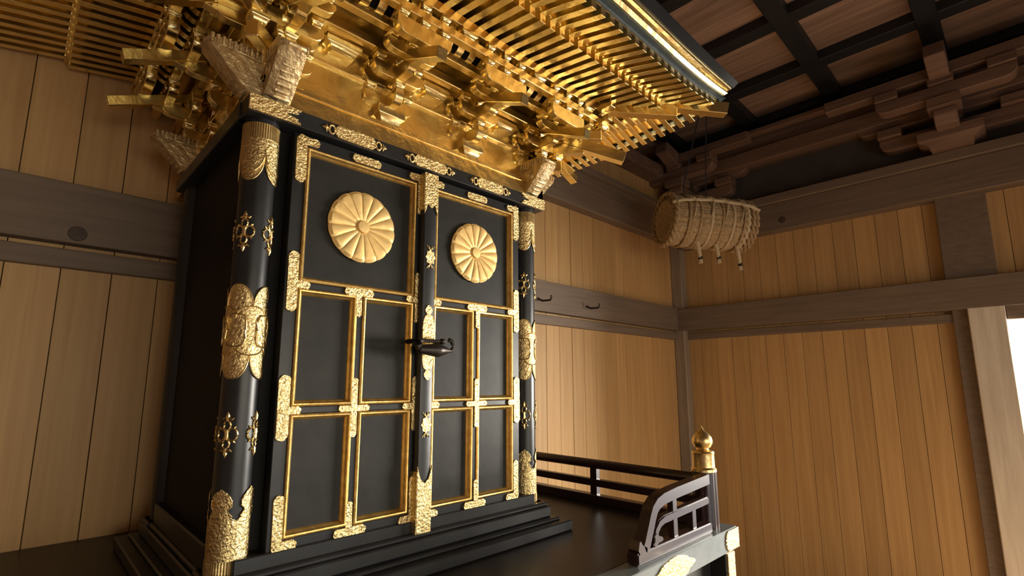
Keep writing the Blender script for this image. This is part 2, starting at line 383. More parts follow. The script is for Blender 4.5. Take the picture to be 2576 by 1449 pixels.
# stepped base
m = MB()
for z0, z1, e in ((DZ+.0006, -.372, .086), (-.372, -.364, .062), (-.364, -.336, .044), (-.336, -.326, .038)):
    m.box(XA-e, XB+e, YA-e-.016, YD+e, z0, z1)
m.build('stepped_base', LACQ, sh, .003)
MB().box(XA, XB, YA-.040, YA+.01, -.330, -.302).build('threshold', LACQ, sh, .002)
for x, y in ((XA, YA), (XB, YA), (XA, YD), (XB, YD)):
    MB().box(x-.042, x+.042, y-.042, y+.042, -.3365, -.326).build('post_plinth', LACQ, sh, .003)
# side and back boards
MB().box(XA-.012, XA+.012, YA, YD, -.330, .52).build('side_wall', DARKP, sh)
MB().box(XB-.012, XB+.012, YA, YD, -.330, .52).build('side_wall', DARKP, sh)
MB().box(XA, XB, YD-.012, YD+.012, -.330, .52).build('rear_wall', DARKP, sh)
MB().box(XA-.03, XA+.02, YA+.03, YD-.03, -.330, -.285).build('side_sill', LACQ, sh, .003)
MB().box(XB-.02, XB+.03, YA+.03, YD-.03, -.330, -.285).build('side_sill', LACQ, sh, .003)
# --- posts with gilt fittings
PR = .032
def cyl(mb, x, y, r, zt, zb, n=96, rib=0):    # skin between zt(phi) and zb(phi); phi from -y towards +x
    rows = [[], [], []]
    for k in range(n+1):
        a = 2*PI*k/n; rr = r + (rib if k % 2 else 0)
        c, s_ = math.sin(a), -math.cos(a)
        rows[0].append((x+c*rr, y+s_*rr, zt(a))); rows[1].append((x+c*rr, y+s_*rr, (zt(a)+zb(a))/2)); rows[2].append((x+c*rr, y+s_*rr, zb(a)))
    mb.grid(rows)
def lob(a, off, p=1.0):                        # 0 at a cusp, 1 at a lobe centre; lobes on the diagonals
    t = ((a - off) / (PI/2)) % 1.0; t = abs(t-.5)*2
    return max(0., 1-t**2.2)**.5
def cusp(a, off):                               # ogee tongue: pointed head, pinched neck
    t = ((a-off)/(PI/2)) % 1.0; t = abs(t-.5)*2
    if t < .52: return 1-.42*(t/.52)**1.4
    return .38*(1-(t-.52)/.48)**.6*(.55 if t > .6 else 1)
def ornament(mb, x, y, phi, zc, hz, hw, r):
    def P(u, v, d=0):                           # u along the skin, v up
        a = phi + u/r; rr = r+.0012+d; return (x+math.sin(a)*rr, y-math.cos(a)*rr, zc+v)
    def ring(cu, cv, a, b, t):
        path = [P(cu+a*math.cos(2*PI*k/20), cv+b*math.sin(2*PI*k/20)) for k in range(20)]
        mb.tube(path, t, 6, True)
    t = .0019
    ring(-hw*.50, 0, hw*.42, hz*.26, t); ring(hw*.50, 0, hw*.42, hz*.26, t)
    ring(0, hz*.40, hw*.30, hz*.20, t); ring(0, -hz*.40, hw*.30, hz*.20, t)
    for s_ in (-1, 1):
        mb.tube([P(-hw*.55, s_*hz*.74), P(-hw*.42, s_*hz*.66), P(0, s_*hz*.76), P(hw*.42, s_*hz*.66), P(hw*.55, s_*hz*.74)], [t*.6, t*1.2, t*1.5, t*1.2, t*.6], 6)
        mb.tube([P(0, s_*hz*.60), P(0, s_*hz*.82), P(0, s_*hz)], [t*1.4, t*1.9, t*.3], 6)
        mb.tube([P(-hw*.62, s_*hz*.30), P(-hw*.80, s_*hz*.36)], [t*1.4, t*.4], 6); mb.tube([P(hw*.62, s_*hz*.30), P(hw*.80, s_*hz*.36)], [t*1.4, t*.4], 6)
    mb.tube([P(0, -hz*.22), P(0, hz*.22)], t*1.9, 6)
def solid(mb, th):                              # give a skin its thickness
    g = bmesh.ops.solidify(mb.bm, geom=mb.bm.faces[:], thickness=th)
def post(x, y, full=True):
    p = MB().lathe([(PR*.97, -.327), (PR, -.31), (PR, .517)], (x, y, 0), 48).build('post', LACQ, sh)
    if not full: return
    m = MB(); cyl(m, x, y, PR+.0018, lambda a: .505, lambda a: .472, 96, .0009); m.build('ribbed_collar', GOLDR, p)
    m = MB(); cyl(m, x, y, PR+.0026, lambda a: .474, lambda a: .452-.050*lob(a, PI/2)); m.build('upper_fitting', GOLDF, p)
    m = MB(); cyl(m, x, y, PR+.0016, lambda a: .474, lambda a: .440-.054*lob(a, 0)); m.build('upper_fitting', GOLDF, p)
    m = MB(); cyl(m, x, y, PR+.0018, lambda a: .135+.046*lob(a, 0), lambda a: .055-.048*lob(a, 0)); m.build('middle_fitting', GOLDF, p)
    m = MB(); cyl(m, x, y, PR+.0030, lambda a: .118+.022*lob(a, PI/4), lambda a: .072-.022*lob(a, PI/4)); m.build('middle_fitting', GOLDF, p)
    def rim(fn, r, nm='fitting_rim'):
        m = MB(); m.tube([(x+math.sin(2*PI*k/144)*r, y-math.cos(2*PI*k/144)*r, fn(2*PI*k/144)) for k in range(144)], .0013, 6, True); m.build(nm, GOLDR, p)
    rim(lambda a: .452-.050*lob(a, PI/2), PR+.0028); rim(lambda a: .440-.054*lob(a, 0)-.0, PR+.0018)
    rim(lambda a: .135+.046*lob(a, 0), PR+.0020); rim(lambda a: .055-.048*lob(a, 0), PR+.0020)
    rim(lambda a: .118+.022*lob(a, PI/4), PR+.0032); rim(lambda a: .072-.022*lob(a, PI/4), PR+.0032)
    m = MB()
    for k in range(4):
        ph = PI/4+k*PI/2; u = PR*.52; pts = []
        for q in range(24):
            b = 2*PI*q/24; e = 4; cu = math.copysign(abs(math.cos(b))**(2/e), math.cos(b))*u; cv = math.copysign(abs(math.sin(b))**(2/e), math.sin(b))*.030
            an = ph+cu/PR; rr = PR+.0046; pts.append((x+math.sin(an)*rr, y-math.cos(an)*rr, .095+cv))
        m.tube(pts, .0016, 6, True)
    m.build('cartouche_rim', GOLDR, p)
    m = MB(); cyl(m, x, y, PR+.0022, lambda a: -.237, lambda a: -.304)
    LW = ((0, .02), (.05, .12), (.12, .34), (.24, .56), (.38, .70), (.50, .72), (.57, .62), (.62, .50), (.70, .50), (.78, .62), (.84, .74), (.88, .66), (.94, .80), (.98, .98), (1.0, .999))
    for k in range(4):
        ph = PI/4+k*PI/2; rows = []; edge_ = [[], []]
        for v, hw in LW:
            z = -.184-.054*v; rw = []
            for q in range(13):
                a = ph+PI/4*hw*(q/6-1); rw.append((x+math.sin(a)*(PR+.0022), y-math.cos(a)*(PR+.0022), z))
            rows.append(rw); edge_[0].append(rw[0]); edge_[1].insert(0, rw[-1])
        m.grid(rows); m.tube(edge_[1]+edge_[0], .0012, 6)
    m.build('base_fitting', GOLDF, p)
    m = MB(); cyl(m, x, y, PR+.0022, lambda a: -.303, lambda a: -.327, 96, .0010); m.build('ribbed_collar', GOLDR, p)
    for zc in (.283, -.091):
        for k in range(4):
            m = MB(); ornament(m, x, y, PI/4+k*PI/2, zc, .040, .0185, PR); m.build('openwork_ornament', GOLDR, p)
post(XA, YA); post(XB, YA); post(XA, YD, False); post(XB, YD, False)
# --- lintel ring with plates
LY, LZ0, LZ1 = .985, .515, .550
lin = MB().box(XC-.418, XC+.418, LY, YA+.02, LZ0, LZ1).build('lintel', LACQ, sh, .002)
for x in (XA, XB):
    s_ = -1 if x == XA else 1
    MB().box(min(x, x+s_*.044), max(x, x+s_*.044), YA, YD+.045, LZ0, LZ1).build('side_lintel', LACQ, sh, .002)
MB().box(XA, XB, YD, YD+.044, LZ0, LZ1).build('side_lintel', LACQ, sh, .002)
def pill(x0, x1, z0, z1, bumps=0.0, n=10):      # stadium outline, long side along the longer extent
    w, h = x1-x0, z1-z0; pts = []
    if w >= h:
        r = h/2
        for c, a0 in ((x1-r, -PI/2), (x0+r, PI/2)):
            for k in range(n+1):
                a = a0+PI*k/n; rr = r*(1+bumps*abs(math.sin(2.5*(a-a0)))); pts.append((c+math.cos(a)*rr, (z0+z1)/2+math.sin(a)*rr))
    else:
        r = w/2
        for c, a0 in ((z1-r, 0), (z0+r, PI)):
            for k in range(n+1):
                a = a0+PI*k/n; rr = r*(1+bumps*abs(math.sin(2.5*(a-a0)))); pts.append(((x0+x1)/2+math.cos(a)*rr, c+math.sin(a)*rr))
    return pts
zc = .5325
for xc in (XC-.1995, XC, XC+.1995):
    m = MB()
    m.prism([(xc-.047, zc-.0075), (xc-.040, zc-.0140), (xc+.040, zc-.0140), (xc+.047, zc-.0075), (xc+.047, zc+.0075), (xc+.040, zc+.0140), (xc-.040, zc+.0140), (xc-.047, zc+.0075)], 'xz', LY-.004, LY+.001)
    for s_ in (-1, 1):
        m.tube([(xc+s_*.055+.0065*math.cos(2*PI*k/14), LY-.002, zc+.0095*math.sin(2*PI*k/14)) for k in range(14)], .0026, 6, True, up=(0, 1, 0))
        m.tube([(xc+s_*.064, LY-.002, zc), (xc+s_*.069, LY-.002, zc), (xc+s_*.076, LY-.002, zc)], [.003, .0050, .0008], 6, up=(0, 1, 0))
        m.tube([(xc+s_*.066, LY-.002, zc-.009), (xc+s_*.068, LY-.002, zc), (xc+s_*.066, LY-.002, zc+.009)], [.001, .003, .001], 6, up=(0, 1, 0))
    m.build('lintel_plate', GOLDF, lin, .0008)
for s_ in (-1, 1):
    e = XC+s_*.4185; o = []
    for k in range(25):
        t = k/24; z = LZ0+.0015+(LZ1-LZ0-.003)*t; d = .098 - .030*math.exp(-((t-.5)/.13)**2) - .010*math.exp(-((t-.22)/.06)**2) - .010*math.exp(-((t-.78)/.06)**2)
        o.append((e-s_*d, z))
    m = MB(); m.prism([(e, LZ1-.0015), (e, LZ0+.0015)] + o, 'xz', LY-.004, LY+.001)
    m.build('lintel_end_plate', GOLDF, lin, .0006)

# --- doors
YP = 1.0
def mould(mb, x0, x1, z0, z1, depth=.0115, w=.0128):
    prof = [(0, -.0003), (.0012, -.0034), (.0036, -.0048), (.0062, -.0040), (.0078, -.0012), (.0085, .0022), (.0112, .0050), (w, depth)]
    rows = []
    for i, d in prof:
        rows.append([(x0+i, YP+d, z0+i), (x1-i, YP+d, z0+i), (x1-i, YP+d, z1-i), (x0+i, YP+d, z1-i)])
    mb.grid(rows, True)
def plate(parts, parent, name='corner_plate', y=YP):
    m = MB()
    for i, (x0, x1, z0, z1) in enumerate(parts):
        m.prism(pill(x0, x1, z0, z1, .13), 'xz', y-.0048-.0007*i, y+.0005)
    for x0, x1, z0, z1 in parts:                # nail heads
        for u in ((.12, .88)):
            if x1-x0 > z1-z0: px, pz = x0+(x1-x0)*u, (z0+z1)/2
            else: px, pz = (x0+x1)/2, z0+(z1-z0)*u
            m.lathe([(.0018, 0), (.0016, -.0012), (.0004, -.0018)], (px, y-.0052, pz), 8, 'y')
    return m.build(name, GOLDF, parent, .0007)
def crest(cx, cz, parent, R=.0805, rot=0):
    m = MB(); n = 192; rows = []
    for q in range(13):
        f = q/12; row = []
        for k in range(n):
            a = 2*PI*k/n; pet = abs(math.cos(8*(a+rot)))
            if f == 0: r, d = .0, .0105
            elif q == 1: r, d = .013, .0105
            elif q == 2: r, d = .0155, .0055
            else:
                g = (q-2)/10; edge_ = R*(.972+.028*pet**.5)
                r = .0155+(edge_-.0155)*g; d = .0058+.0036*(pet**.40)*min(1, g*1.6+.25)*(1-.40*max(0, g-.85)/.15)
            if q == 12: d = .0035
            row.append((cx+math.cos(a)*r, 1.0105-d-.003, cz+math.sin(a)*r))
        rows.append(row)
    rows.append([(cx+math.cos(2*PI*k/n)*R*.965, 1.0112, cz+math.sin(2*PI*k/n)*R*.965) for k in range(n)])
    m.grid(rows[1:], True)
    c = m.bm.verts.new((cx, 1.0105-.0150, cz)); m.bm.verts.ensure_lookup_table()
    ring = [m.bm.verts[i] for i in range(n)]
    for k in range(n): m.bm.faces.new((c, ring[k], ring[(k+1) % n]))
    m.build('chrysanthemum_crest', CREST, parent)
ZT, ZM1, ZM2, ZR1, ZR2, ZB = .483, .199, .186, -.046, -.059, -.285
def make_door(x0, x1, xl, xr, left):
    xm = (xl+xr)/2
    m = MB()
    for a, b, c, d in ((x0, xl, -.318, .508), (xr, x1, -.318, .508), (xl, xr, ZT, .508), (xl, xr, ZM2, ZM1), (xl, xr, ZR2, ZR1), (xl, xr, -.310, ZB)):
        m.box(a, b, YP, YP+.028, c, d)
    for c, d in ((ZR1, ZM2), (ZB, ZR2)): m.box(xm-.0065, xm+.0065, YP, YP+.028, c, d)
    dr = m.build('door', LACQ, sh, .0012)
    cells = [(xl, xr, ZM1, ZT)] + [(a, b, c, d) for c, d in ((ZR1, ZM2), (ZB, ZR2)) for a, b in ((xl, xm-.0065), (xm+.0065, xr))]
    for a, b, c, d in cells:
        MB().box(a, b, YP+.0105, YP+.018, c, d).build('panel', PANEL, dr)
        m = MB(); mould(m, a, b, c, d); m.build('moulding', GOLDB, dr)
    crest((xl+xr)/2, .341, dr, rot=.1 if left else 0)
    # plates: outer stile
    s_ = 1 if left else -1
    def X(a, b): return (a, b) if left else (2*XC-b, 2*XC-a)
    def pl(parts, **k): plate([(*X(a, b), c, d) for a, b, c, d in parts], dr, **k)
    pl([(.3600, .3805, .404, .506), (.3610, .4065, .4870, .5035)])
    pl([(.3600, .3795, .138, .258), (.362, .404, .1855, .2005)])
    pl([(.3580, .3795, -.108, .014), (.362, .402, -.0595, -.0455)])
    pl([(.3640, .3815, -.306, -.206), (.3650, .4090, -.3060, -.2880)])
    # meeting stile
    pl([(.6535, .6675, .404, .506), (.628, .6675, .4870, .5035)])
    pl([(.6535, .6675, .138, .258), (.630, .6675, .1855, .2005)])
    pl([(.6535, .6675, -.108, .014), (.629, .6675, -.0595, -.0455)])
    pl([(.6535, .6675, -.306, -.206), (.628, .6675, -.3060, -.2880)])
    # rails and mullion
    pl([(.4815, .5510, .4855, .5030)], name='rail_plate')
    pl([(.4790, .5460, .1840, .2005), (.5055, .5185, .1390, .1960)], name='rail_plate')
    pl([(.5055, .5190, -.1110, .0100), (.4785, .5470, -.0585, -.0465)], name='rail_plate')
    pl([(.5055, .5190, -.2960, -.2375), (.4810, .5500, -.3050, -.2870)], name='rail_plate')
    return dr
dL = make_door(.3560, .6790, .3815, .6515, True)
for a, b in ((XA, .370), (2*XC-.370, XB)): MB().box(a, b, YA+.002, YA+.014, -.330, .52).build('door_jamb', DARKP, sh)
dR = make_door(.6800, 2*XC-.3560, 2*XC-.6515, 2*XC-.3815, False)
# meeting bar on the right-hand door
m = MB(); m.prism([(.6610, YP+.002), (.6610, .9815), (.6640, .9785), (.6950, .9785), (.6985, .9820), (.6985, YP+.002)], 'xy', -.329, .506)
bar_ = m.build('meeting_bar', LACQ, dR, .001)
def wrap(zs, name):                              # zs: list of (z, halfwidth factor)
    m = MB(); rows = []
    m.prism(zs, 'xz', .9755, .9792); return m.build(name, GOLDF, dR, .0006)
xb = .67975
wrap([(.6605, .507), (.6990, .507), (.6990, .402), (.6945, .412), (.690, .428), (xb, .418), (.669, .428), (.6650, .412), (.6605, .402)], 'bar_plate')
MB().box(.6592, .6625, .9765, YP, .412, .507).build('bar_plate', GOLDF, dR)
wrap([(.6605, -.327), (.6990, -.327), (.6990, -.184), (.6945, -.200), (.690, -.212), (xb, -.222), (.669, -.212), (.6650, -.200), (.6605, -.184)], 'bar_plate')
MB().box(.6592, .6625, .9765, YP, -.327, -.196).build('bar_plate', GOLDF, dR)
o = []
for k in range(48):
    a = 2*PI*k/48; c, s2 = math.cos(a), math.sin(a)
    o.append((xb+.0165*math.copysign(abs(c)**.45, c), .093+.064*math.copysign(abs(s2)**.55, s2)))
m = MB(); m.prism(o, 'xz', .9748, .9792)
for s_ in (-1, 1):
    cz = .093+s_*.075
    m.prism([(xb+.0095*math.cos(2*PI*k/20)*(1+.12*math.cos(4*PI*k/10)), cz+.0125*math.sin(2*PI*k/20)) for k in range(20)], 'xz', .9752, .9792)
m.build('bar_plate', GOLDF, dR, .0006)
m = MB()
for k in range(16):
    a = 2*PI*k/16; m.tube([(xb+.003*math.cos(a), .9735, .093+.003*math.sin(a)), (xb+.0125*math.cos(a), .9740, .093+.0125*math.sin(a))], [.0012, .0022], 6, up=(0, 1, 0))
m.lathe([(.003, 0), (.0028, -.003), (.001, -.0045)], (xb, .975, .093), 12, 'y'); m.build('bar_rosette', GOLDR, dR)
for zc_ in (.2965, -.0945):
    m = MB(); xx = xb+.001
    pts = [(xx+.0125*math.cos(2*PI*k/32)*(1+.16*math.cos(8*PI*k/16)), zc_+.0180*math.sin(2*PI*k/32)*(1+.1*math.cos(8*PI*k/16))) for k in range(32)]
    m.prism(pts, 'xz', .9762, .9792)
    for s_ in (-1, 1):
        for u in (-.011, -.005, .005, .011):
            m.tube([(xx+u*.25, .977, zc_+s_*.019), (xx+u, .977, zc_+s_*.028)], [.0017, .0009], 6, up=(0, 1, 0))
    m.build('bar_ornament', GOLDF, dR, .0005)

# --- padlock hanging across the doors
lk = thing('padlock', 'dark iron spindle-shaped padlock fastening the middle of the two golden doors', 'padlock', (.68, .955, .06))
LYc = .952
body = [(.006, -.040), (.009, -.037), (.0115, -.022), (.0145, .000), (.0165, .012), (.0155, .018), (.009, .036), (.004, .048), (.0035, .055)]
MB().lathe(body, (.676, LYc, .0735), 20, 'x').build('lock_body', IRON, lk)
MB().tube([(.728, LYc, .073), (.7325, LYc, .079), (.7335, LYc, .089), (.730, LYc, .097), (.722, LYc, .099)], [.004, .0045, .005, .0055, .0055], 8).build('lock_hook', IRON, lk)
MB().tube([(.641, LYc, .0740), (.636, LYc, .083), (.638, LYc, .0925), (.648, LYc, .0945)], [.0075, .0078, .0070, .0052], 8).build('lock_hook', IRON, lk)
MB().tube([(.640, LYc, .0945), (.706, LYc, .0945)], .0036, 8).build('lock_bar', IRON, lk)
MB().lathe([(.0065, -.004), (.0072, 0), (.0065, .004)], (.703, LYc, .0945), 12, 'x').build('lock_collar', IRON, lk)
MB().tube([(.641, 1.004, .0935), (.641, .965, .0935), (.641, LYc+.007, .0935)], .0058, 8).build('staple', IRON, dL)
MB().tube([(.703, 1.004, .0945), (.703, LYc+.007, .0945)], .0048, 8).build('staple', IRON, dR)

# ------------------------------------------------------------------ golden frieze, bracket zone and eaves
DXR = .020                                       # the roof sits a hand's breadth off the post axes
GA, GB, GF, GD = XA+DXR, XB+DXR, YA, YD+.02      # wall lines of the bracket zone
def ringbox(mb, o, t, z0, z1, e=0.0):            # band on front, left and right at distance o outside the wall line
    mb.box(GA-o-e, GB+o+e, GF-o, GF-o+t, z0, z1)
    mb.box(GA-o, GA-o+t, GF-o-e, 1.765, z0, z1)
    mb.box(GB+o-t, GB+o, GF-o-e, 1.765, z0, z1)
m = MB(); ringbox(m, .034, .03, .548, .592); m.build('frieze_board', GOLD, sh, .0015)
m = MB(); ringbox(m, .038, .05, .592, .604); m.build('frieze_rim', GOLD, sh, .0015)
m = MB(); ringbox(m, .012, .02, .604, .860); m.build('bracket_wall', GOLD, sh)
m = MB(); ringbox(m, .022, .022, .694, .703); m.build('bracket_wall_ledge', GOLD, sh, .002)
MB().box(GA, GB, GF, 1.76, .604, .615).build('ceiling_board', DARKP, sh)
def band(name, o, t, z0, z1, e=.0): m = MB(); ringbox(m, o, t, z0, z1, e); return m.build(name, GOLD, sh, .0015)
OUT = .160
band('wall_tie_beam', .022, .022, .762, .786, .05)
band('inner_tie_beam', .066, .022, .762, .784, .05)
band('middle_tie_beam', .121, .022, .784, .806, .05)
band('outer_long_beam', OUT+.011, .022, .806, .826, .035)
band('purlin', OUT+.013, .026, .846, .872, .045)
m = MB()                                          # boards between the steps
m.box(GA-.11, GB+.11, GF-.11, GF-.012, .808, .812)
m.box(GA-.11, GA-.012, GF-.11, 1.765, .808, .812); m.box(GB+.012, GB+.11, GF-.11, 1.765, .808, .812)
m.build('soffit_board', GOLD, sh)
def cove(t, k=5):                                # curve from the middle beam up to the purlin
    pts = []
    for i in range(k+1):
        a = PI/2*i/k; pts.append((.112+.040*math.sin(a), .806+.042*(1-math.cos(a))))
    return pts
m = MB()
cv = cove(0)
m.grid([[(GA-o-.0, GF-o+.006, z+.006) for o, z in cv], [(GB+o, GF-o+.006, z+.006) for o, z in cv]])
m.grid([[(GA-o+.006, GF-o, z+.006) for o, z in cv], [(GA-o+.006, 1.765, z+.006) for o, z in cv]])
m.grid([[(GB+o-.006, GF-o, z+.006) for o, z in cv], [(GB+o-.006, 1.765, z+.006) for o, z in cv]])
m.build('cove', DARKP, sh)
def cove_rib(pos, side):
    m = MB(); rows = []
    for o, z in cv:
        if side == 'f': rows.append([(pos-.0095, GF-o, z-.004), (pos+.0095, GF-o, z-.004), (pos+.0095, GF-o, z+.008), (pos-.0095, GF-o, z+.008)])
        else:
            x = GA-o; rows.append([(x, pos-.0095, z-.004), (x, pos+.0095, z-.004), (x, pos+.0095, z+.008), (x, pos-.0095, z+.008)])
    V = m.grid(rows, True); m.bm.faces.new(V[0][::-1]); m.bm.faces.new(V[-1]); m.build('cove_rib', GOLD, sh)
BAY = (GB-GA)/3
for i in range(21): cove_rib(GA + (GB-GA)*(i+.5)/21, 'f')
for i in range(15): cove_rib(GF+.0359*(i+.5), 's')

# --- one bracket set, drawn about its own foot: front = -y, wall line y = 0
def make_set():
    m = MB(); block(m, 0, -.006, .606, .650, .072, .064)
    root = m.build('bracket_set', GOLD, sh, .0015, local=True)
    ORG[root.name] = Vector((0, 0, 0))
    def sub(name, fn):
        m = MB(); fn(m); o = m.build(name, GOLD, None, .0014, local=True); o.parent = root; return o
    A = 'bracket_arm'; B = 'bearing_block'
    sub(A, lambda m: arm_x(m, 0, -.010, .066, .648, .682, .022))
    sub(A, lambda m: arm_out(m, 0, .0, -.070, .648, .682, .022))
    sub(A, lambda m: arm_x(m, 0, -.010, .070, .705, .738, .022))
    sub(A, lambda m: arm_x(m, 0, -.055, .066, .705, .738, .022))
    sub(A, lambda m: arm_out(m, 0, .0, -.125, .705, .738, .022))
    sub(A, lambda m: arm_x(m, 0, -.110, .066, .738, .764, .022))
    sub(A, lambda m: arm_x(m, 0, -OUT, .072, .748, .788, .022))
    for u in (-.050, .050): sub(B, lambda m: block(m, u, -.012, .682, .705, .027, .030))
    sub(B, lambda m: block(m, 0, -.058, .682, .705, .028, .028))
    for u in (-.050, 0, .050):
        if u: sub(B, lambda m: block(m, u, -.012, .738, .762, .027, .030))
        sub(B, lambda m: block(m, u, -.056, .738, .762, .027, .028))
        sub(B, lambda m: block(m, u, -.110, .764, .785, .027, .028))
        sub(B, lambda m: block(m, u*1.1, -OUT, .788, .807, .025, .027))
        sub(B, lambda m: block(m, u*1.1, -OUT-.001, .826, .847, .026, .028))
    def tail(m):
        m.hexa([(-.013, -.005, .778), (.013, -.005, .778), (.013, -.232, .678), (-.013, -.232, .678),
                (-.013, -.005, .806), (.013, -.005, .806), (.013, -.238, .703), (-.013, -.238, .703)])
    sub('tail_rafter', tail)
    sub('tail_rest', lambda m: m.prism([(-.12, .738), (-.12, .712), (-.165, .722), (-.185, .714), (-.178, .735), (-.150, .740)], 'yz', -.011, .011))
    return root
proto = make_set()
def place(o, x, y, rz):
    o.location = Vector((x*S, y*S, ZO)) - sh.location; o.rotation_euler = (0, 0, rz)
def mid_block(x, y, rz):
    m = MB(); block(m, 0, -OUT-.001, .826, .847, .050, .028); o = m.build('intermediate_block', GOLD, sh, .0014, local=True); place(o, x, y, rz)
    m = MB(); block(m, 0, -.022, .728, .763, .085, .034); o = m.build('intermediate_block', GOLD, sh, .0014, local=True); place(o, x, y, rz)
fr = [GA, GA+BAY, GA+2*BAY, GB]
for i, x in enumerate(fr):
    o = proto if i == 0 else copy_tree(proto); o.parent = sh; place(o, x, GF, 0)
    if i < 3: mid_block(x+BAY/2, GF, 0)
mid_block(GA-.10, GF, 0); mid_block(GB+.10, GF, 0)
for k in range(3):
    y = GF+.251*k
    o = copy_tree(proto, sh); place(o, GA, y, -PI/2)
    o = copy_tree(proto, sh); place(o, GB, y, PI/2)
    mid_block(GA, y+.1255, -PI/2)
    if k < 2: mid_block(GB, y+.1255, PI/2)
# diagonal members at the two front corners
for sx, gx in ((-1, GA), (1, GB)):
    def D(t, z): return Vector((gx+sx*t, GF-t, z))
    m = MB(); m.bar(D(-.01, .80), D(.215, .692), .030, .034); m.build('corner_tail_rafter', GOLD, sh, .0015)
    m = MB(); m.bar(D(0, .665), D(.075, .665), .026, .034); m.bar(D(0, .722), D(.125, .722), .026, .034); m.bar(D(0, .768), D(.165, .768), .026, .030); m.build('corner_arm', GOLD, sh, .002)
    for t, z in ((.062, .694), (.115, .750), (.165, .797), (.165, .836)):
        c = D(t, z); m = MB(); block(m, c.x, c.y, z-.011, z+.011, .036, .036); m.build('corner_block', GOLD, sh, .0015)
    m = MB(); m.bar(D(.10, .872), D(.335, .848), .030, .040); m.build('hip_rafter', GOLD, sh, .0015)
    m = MB(); m.hexa([tuple(D(.27, .866)+Vector((sx*.011, .011, 0))), tuple(D(.27, .866)-Vector((sx*.011, .011, 0))), tuple(D(.445, .835)-Vector((sx*.011, .011, 0))), tuple(D(.445, .835)+Vector((sx*.011, .011, 0))),
                      tuple(D(.27, .90)+Vector((sx*.011, .011, 0))), tuple(D(.27, .90)-Vector((sx*.011, .011, 0))), tuple(D(.452, .872)-Vector((sx*.011, .011, 0))), tuple(D(.452, .872)+Vector((sx*.011, .011, 0)))])
    m.build('flying_hip_rafter', GOLD, sh, .0015)
# carved noses at the post heads
def nose(kind, gx, gy):
    prof = [(.02, .556), (.02, .636), (-.045, .652), (-.095, .655), (-.114, .645), (-.117, .632), (-.098, .614), (-.078, .592), (-.056, .570), (-.034, .553)]
    m = MB(); n = len(prof); rows = []
    for k, wd_ in ((-1, .014), (-.7, .024), (0, .027), (.7, .024), (1, .014)):
        sc_ = {1: .90, .7: .98, 0: 1.0}[abs(k)]
        cx_, cz_ = -.04, .615
        rows.append([(k*.026, cx_+(u-cx_)*sc_, cz_+(v-cz_)*sc_) for u, v in prof])
    V = m.grid(rows, True); m.bm.faces.new(V[0][::-1]); m.bm.faces.new(V[-1])
    for i in range(9):                            # carved ridges down the brow
        f = i/8; a, b = Vector((-.114, .640)), Vector((-.045, .562)); q = a+(b-a)*f; rr = .0056
        m.tube([(-.021, q.x+.006, q.y+.004), (-.010, q.x, q.y-.0005), (.010, q.x, q.y-.0005), (.021, q.x+.006, q.y+.004)], rr, 8)
    for s_ in (-1, 1):                            # fluted band along the top edge
        for i in range(13):
            y = .01-.0098*i; m.tube([(s_*.0255, y, .634), (s_*.0262, y, .6515-.0008*i*0)], .0040, 6, up=(1, 0, 0))
        m.tube([(s_*.026, .015, .628), (s_*.027, -.05, .632), (s_*.025, -.108, .634)], .0028, 6, up=(1, 0, 0))
    for s_ in (-1, 1):
        m.tube([(s_*.026, -.055+.010*math.cos(2*PI*k/12), .606+.010*math.sin(2*PI*k/12)) for k in range(12)], .003, 6, True, up=(1, 0, 0))
    bmesh.ops.recalc_face_normals(m.bm, faces=m.bm.faces)
    o = m.build('carved_nose', CARVE, sh, 0, local=True); place(o, gx, gy, kind); return o
nose(0, XA+.012, YA); nose(0, XB, YA); nose(-PI/2, XA, YA-.002); nose(PI/2, XB, YA-.002); nose(-PI/2, XA, YD+.01)

# --- rafters
def zb(o): return .872 - .16*(o-OUT)                # underside of the base rafters against the distance from the wall line
BO, FO = .313, .436
def xl(o): return .07 if o > .345 else 0          # the left eave runs out further
def lift(s): return .030*max(0., 1-s/.34)**2         # the eave line rises towards the corner (s = distance from it)
RS = .0359
def base_rafter(u, side, parent=sh, mb=None):
    # u = position along the eave; side f / l / r
    m = mb or MB(); w, h = .0195, .0255
    if side == 'f':
        o0 = max(0.0, GA-u, u-GB) + (.012 if (u < GA or u > GB) else 0)
        p = lambda o, z: [(u-w/2, GF-o, z), (u+w/2, GF-o, z)]
    else:
        sx = -1 if side == 'l' else 1; gx = GA if sx < 0 else GB
        o0 = max(0.0, GF-u) + (.012 if u < GF else 0)
        p = lambda o, z: [(gx+sx*o, u-w/2, z), (gx+sx*o, u+w/2, z)]
    if o0 > BO-.02: return
    a, b = zb(o0), zb(BO)
    q = p(o0, a)+p(BO, b)[::-1]+p(o0, a+h)+p(BO, b+h)[::-1]
    m.hexa(q)
    if mb is None: return m.build('base_rafter', GOLD, parent, .0008)
